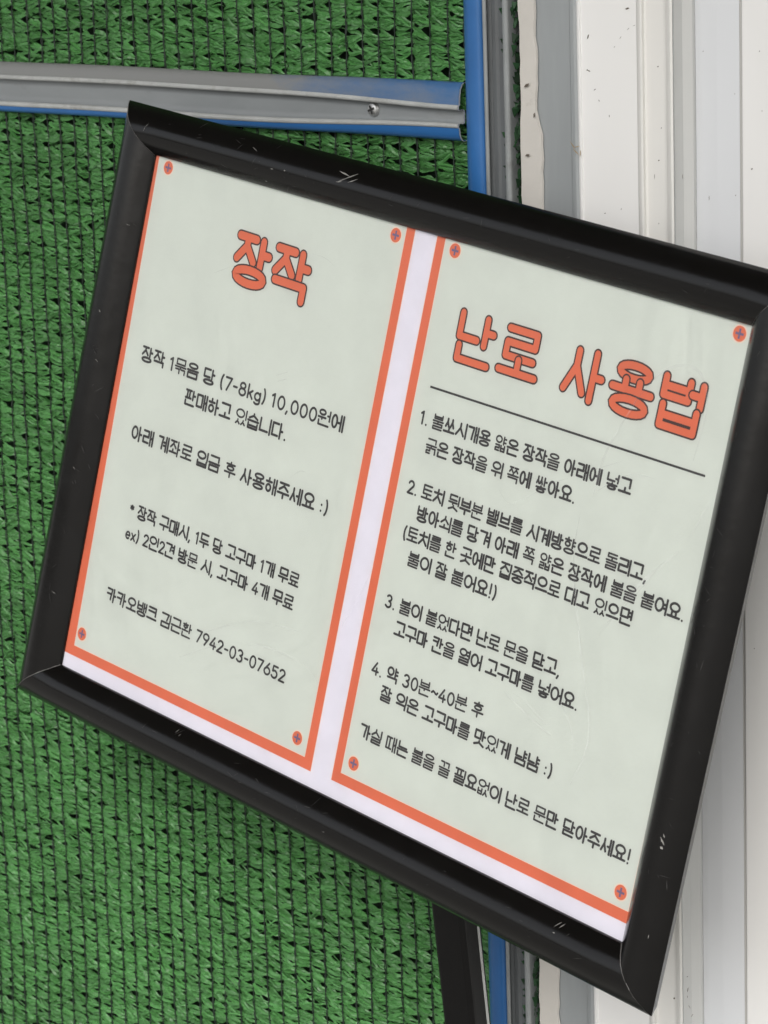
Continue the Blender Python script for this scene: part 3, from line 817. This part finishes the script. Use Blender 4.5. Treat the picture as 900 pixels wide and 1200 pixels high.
GL = {  # advance, strokes; baseline at .1, cap height .9
 "0": (.56, [ring(.08, .1, .48, .86)]), "1": (.36, [[(.06, .74), (.2, .86), (.2, .1)]]),
 "2": (.52, [arc(.26, .66, .18, .20, 165, -30) + [(.08, .1), (.46, .1)]]),
 "3": (.52, [arc(.25, .68, .17, .18, 150, -80), arc(.25, .30, .19, .20, 85, -150)]),
 "4": (.54, [[(.34, .86), (.06, .30), (.48, .30)], [(.36, .52), (.36, .1)]]),
 "5": (.52, [[(.43, .86), (.12, .86), (.10, .54)] + arc(.25, .34, .20, .24, 130, -150)]),
 "6": (.54, [[(.36, .86), (.12, .46)], ring(.07, .1, .47, .56)]),
 "7": (.50, [[(.06, .86), (.44, .86), (.18, .1)]]),
 "8": (.54, [ring(.11, .52, .43, .86), ring(.07, .1, .47, .52)]),
 "9": (.54, [ring(.07, .44, .47, .86), [(.46, .60), (.22, .1)]]),
 "k": (.44, [[(.08, .9), (.08, .1)], [(.36, .58), (.08, .32)], [(.18, .42), (.38, .1)]]),
 "g": (.48, [ring(.07, .12, .41, .56), [(.41, .58), (.41, .02)] + arc(.24, .02, .17, .13, 0, -150, 8)]),
 "e": (.46, [[(.08, .34), (.40, .34)] + arc(.24, .34, .16, .23, 0, 310)]), "x": (.42, [[(.06, .56), (.36, .1)], [(.36, .56), (.06, .1)]]),
 "(": (.30, [arc(.34, .48, .24, .56, 128, 232)]), ")": (.30, [arc(-.04, .48, .24, .56, 52, -52)]),
 "-": (.38, [[(.08, .46), (.30, .46)]]), ",": (.24, [[(.12, .1), (.06, -.06)]]), ".": (.22, [[(.1, .09), (.1, .10)]]),
 "~": (.50, [[(.06, .44), (.15, .54), (.24, .50), (.32, .42), (.40, .40), (.46, .50)]]),
 "!": (.24, [[(.12, .92), (.12, .34)], [(.12, .09), (.12, .10)]]), ":": (.24, [[(.1, .56), (.1, .57)], [(.1, .2), (.1, .21)]]),
 "*": (.40, [[(.19, .78), (.19, .50)], [(.07, .71), (.31, .57)], [(.31, .71), (.07, .57)]]),
}
def layout(text, gap=.05, space=.28, e=.06, heading=False):
    x = 0; out = []
    for ch in text:
        if ch == " ": x += space; continue
        if 0xAC00 <= ord(ch) <= 0xD7A3:
            j_, wt = syllable(ch, e, heading); out.append((x, j_, ch, wt)); x += WD + gap
        else:
            adv, st = GL[ch]; out.append((x, [st], ch, .92)); x += adv + gap * .6
    return out, x - gap
def capsule(mb, a, b, r, z, mi, n=7):
    a = np.array(a); b = np.array(b)
    d = b - a; l = np.linalg.norm(d)
    th = math.atan2(d[1], d[0]) if l > 1e-9 else 0
    pts = [(b[0] + r * math.cos(th - math.pi / 2 + math.pi * k / n), b[1] + r * math.sin(th - math.pi / 2 + math.pi * k / n)) for k in range(n + 1)]
    pts += [(a[0] + r * math.cos(th + math.pi / 2 + math.pi * k / n), a[1] + r * math.sin(th + math.pi / 2 + math.pi * k / n)) for k in range(n + 1)]
    quad(mb, pts, z, mi)
def band(mb, pts, r, z, mi):
    """closed ring of width 2r"""
    P = np.array(pts[:-1]); n = len(P)
    t = np.roll(P, -1, 0) - np.roll(P, 1, 0); t /= np.linalg.norm(t, axis=1)[:, None]
    nn = np.stack([t[:, 1], -t[:, 0]], 1)
    O, I = P + nn * r, P - nn * r
    mb.add([(x * .001, y * .001, z * .001) for x, y in np.vstack([O, I])], [(k, (k + 1) % n, n + (k + 1) % n, n + k) for k in range(n)], mi)
def draw_text(text, pL, pR, h, r, name, label, outline=0.0, mats=None, gap=.05, space=.28, zb=.10, mi_body=0, e=.06, heading=False):
    """pL, pR: left and right ends of the line at mid height, mm on the sheet; h letter height, r stroke radius (mm)"""
    lay, total = layout(text, gap, space, e, heading)
    pL, pR = np.array(pL), np.array(pR)
    ax = pR - pL; LN = np.linalg.norm(ax); ax /= LN; ay = np.array([-ax[1], ax[0]])
    sx = LN / total
    mb = MB(); lev = 0
    r0 = r
    for x, jam, ch, wt in lay:
        lev = 0
        r = r0 if outline else r0 * wt
        for strokes in jam:
            def pt(q): return pL + ax * (x + q[0]) * sx + ay * (q[1] - .5) * h
            for rad, mi in (((r + outline, 1), (r, 0)) if outline else ((r, mi_body),)):
                for s in strokes:
                    P = [pt(q) for q in s]
                    if len(P) > 3 and np.linalg.norm(P[0] - P[-1]) < 1e-6 and len(P) > 8:
                        lev += 1; band(mb, P, rad, Z0 + zb + .012 * lev, mi)
                    else:
                        for a, b in zip(P[:-1], P[1:]):
                            lev += 1; capsule(mb, a, b, rad, Z0 + zb + .012 * lev, mi)
    o = mb.build(name, mats, sheet)
    if label: o["label"] = label
    return o, sx
LINES = [
 ("장작 1묶음 당 (7-8kg) 10,000원에", (165, 413.4), (402, 498), 8.7),
 ("판매하고 있습니다.", (215.4, 464), (335, 508.5), 8.7),
 ("아래 계좌로 입금 후 사용해주세요 :)", (153, 505.5), (383.4, 596), 8.7),
 ("* 장작 구매시, 1두 당 고구마 1개 무료", (151, 596), (349.2, 682), 7.9),
 ("ex) 2인2견 방문 시, 고구마 4개 무료", (146, 623), (342.6, 708.4), 7.9),
 ("카카오뱅크 김근환 7942-03-07652", (123.9, 694.8), (333, 793.3), 8.0),
 ("1. 불쏘시개용 얇은 장작을 아래에 넣고", (491.4, 487.9), (739, 572), 7.9),
 ("굵은 장작을 위 쪽에 쌓아요.", (498, 521.3), (673.4, 582), 7.9),
 ("2. 토치 뒷부분 밸브를 시계방향으로 돌리고,", (476.6, 569), (757.8, 674), 7.9),
 ("방아쇠를 당겨 아래 쪽 얇은 장작에 불을 붙여요.", (487.5, 601), (801.3, 720.5), 7.9),
 ("(토치를 한 곳에만 집중적으로 대고 있으면", (471.2, 623.2), (739.5, 725.5), 7.9),
 ("불이 잘 붙어요!)", (477, 653.6), (580.8, 695.6), 7.9),
 ("3. 불이 붙었다면 난로 문을 닫고,", (450.8, 702.8), (655.8, 785.3), 7.9),
 ("고구마 칸을 열어 고구마를 넣어요.", (461.3, 735.7), (676.4, 825), 7.9),
 ("4. 약 30분~40분 후", (434.5, 781.4), (565.6, 834.7), 7.9),
 ("잘 익은 고구마를 맛있게 냠냠 :)", (445, 811.3), (646, 904.7), 7.9),
 ("가실 때는 불을 끌 필요없이 난로 문만 닫아주세요!", (420.9, 854.9), (737.4, 1005), 7.9),
]
for t, a, b, h in LINES:
    o, sx = draw_text(t, T(*a), T(*b), h, h * .078, "text_line", None, mats=[M_INK])
draw_text("장작", T(271, 299) + (.6, 0), T(363.9, 330) - (.8, 0), 28.0, 2.12, "heading", "orange left heading with brown outline", outline=.82, e=.08, heading=True, mats=[M_ORANGE, M_OUTL], gap=.0)
draw_text("난로 사용법", T(530.8, 390.2) + (1.0, 0), T(826.6, 484.7) - (1.4, 0), 26.5, 1.75, "heading", "orange right heading with brown outline", outline=.82, e=.08, heading=True, mats=[M_ORANGE, M_OUTL], gap=.06, space=.34)
dl = MB(); a, b = T(503, 453), T(825, 558); n_ = np.array([-(b - a)[1], (b - a)[0]]); n_ = n_ / np.linalg.norm(n_) * .55
quad(dl, [a - n_, b - n_, b + n_, a + n_], Z0 + .12)
dl.build("divider_line", M_INK, sheet)

# clear cover film over the print
cv = MB()
NX, NY = 40, 28
P = []
for j in range(NY + 1):
    for i in range(NX + 1):
        x = -.2105 + .421 * i / NX; y = -.148 + .296 * j / NY
        P.append((x, y, -0.00022))
cv.add(P, [(j * (NX + 1) + i, j * (NX + 1) + i + 1, (j + 1) * (NX + 1) + i + 1, (j + 1) * (NX + 1) + i) for j in range(NY) for i in range(NX)])
def scuff_sheen(pts, w):
    P = [T(*p) for p in pts]
    # smooth the hand-read points
    Q = []
    for k in range(len(P) - 1):
        p0, p1, p2, p3 = P[max(k - 1, 0)], P[k], P[k + 1], P[min(k + 2, len(P) - 1)]
        for t in np.linspace(0, 1, 8, endpoint=False):
            Q.append(.5 * ((2 * p1) + (p2 - p0) * t + (2 * p0 - 5 * p1 + 4 * p2 - p3) * t * t + (3 * p1 - p0 - 3 * p2 + p3) * t ** 3))
    Q.append(P[-1])
    ring_ = []
    for k, q in enumerate(Q):
        d = Q[min(k + 1, len(Q) - 1)] - Q[max(k - 1, 0)]; d = d / (np.linalg.norm(d) + 1e-9)
        nn = np.array([-d[1], d[0]]) * w * (0.25 + 0.75 * math.sin(math.pi * (k + .5) / len(Q)))
        ring_ += [((q - nn)[0] * .001, (q - nn)[1] * .001, -0.00015), ((q + nn)[0] * .001, (q + nn)[1] * .001, -0.00015)]
    cv.add(ring_, [(2 * k, 2 * k + 2, 2 * k + 3, 2 * k + 1) for k in range(len(Q) - 1)], 1)
for pts, w in (([(745, 470), (770, 440), (800, 428), (822, 440), (828, 480), (812, 540)], .8), ([(745, 470), (710, 530), (695, 580)], .6), ([(600, 545), (640, 565), (690, 552), (730, 540)], .25),
               ([(830, 590), (800, 640), (745, 690), (690, 760)], .8), ([(680, 600), (672, 660), (680, 760), (690, 860), (668, 920)], .5), ([(585, 575), (600, 590), (640, 570)], .3),
               ([(700, 575), (740, 556), (780, 566)], .25), ([(590, 810), (620, 840), (645, 862)], .9), ([(600, 812), (615, 822), (640, 850)], .5), ([(655, 820), (668, 850), (672, 880)], .5),
               ([(323, 440), (337, 436)], .3), ([(324, 447), (336, 444)], .3), ([(340, 560), (352, 552), (362, 556)], .3), ([(250, 320), (282, 308)], .15), ([(365, 297), (380, 302), (392, 312)], .2),
               ([(440, 660), (425, 690), (400, 735)], .5), ([(230, 745), (290, 728), (350, 740)], .5), ([(210, 770), (280, 752), (350, 775), (372, 800)], .5), ([(700, 740), (742, 700), (775, 660)], .4)):  # the long bands at lower left are film reflections drawn as pale strips
    scuff_sheen(pts, w)
cv.build("cover_film", [M_COVER, M_SCUFF_SHEEN], stand, smooth=True, local=SL)

# post, bracket and foot
pz = -pdir
pxv = Vector((1, 0, 0)); pxv = (pxv - pz * pxv.dot(pz)).normalized(); pyv = pz.cross(pxv)
hw, hd, rc = 0.0110, 0.0075, 0.003
prof = []
for cx, cy, a0 in ((hw - rc, hd - rc, 0), (-hw + rc, hd - rc, 90), (-hw + rc, -hd + rc, 180), (hw - rc, -hd + rc, 270)):
    for k in range(5):
        a = math.radians(a0 + 90 * k / 4); prof.append((cx + rc * math.cos(a), cy + rc * math.sin(a)))
mp_ = MB()
base = Vector((foot.x, foot.y, 0.02)) - Vector(stand.location)
top = pa - Vector(stand.location) + pz * 0.16 + Vector((0, 0.014, 0))
mp_.sweep(prof, base + Vector((0, 0.012, 0)), top, pxv, pyv, closed=True, caps=True, n=2)
mp_.build("post", M_POST, stand, smooth=False)
et = MB()
et.sweep([(hw - 0.0004, 0.0030), (hw + 0.0006, 0.0030), (hw + 0.0006, 0.0042), (hw - 0.0004, 0.0042)], base + Vector((0, 0.012, 0)), top, pxv, pyv, closed=True, caps=True, n=1)
et.build("pale_edge", M_LIP, stand)  # thin pale strip along the post's right edge
bk_ = MB(); bk_.box((-0.05, -0.10, -0.0125), (0.05, 0.02, -0.0091)); bk_.build("bracket", M_POST, stand, local=SL)
ft = MB()
n = 40; P = []
for rr, zz_ in ((0.155, 0.0), (0.155, 0.008), (0.148, 0.013), (0.03, 0.020), (0.0, 0.021)):
    for k in range(n): P.append((rr * math.cos(2 * math.pi * k / n), rr * math.sin(2 * math.pi * k / n) - 0.0, zz_))
# keep the foot clear of the wall
P = [(x, y * 0.28, z) for x, y, z in P]
ft.add(P, [(j * n + k, j * n + (k + 1) % n, (j + 1) * n + (k + 1) % n, (j + 1) * n + k) for j in range(4) for k in range(n)])
ft.build("foot_plate", M_POST, stand, smooth=False)
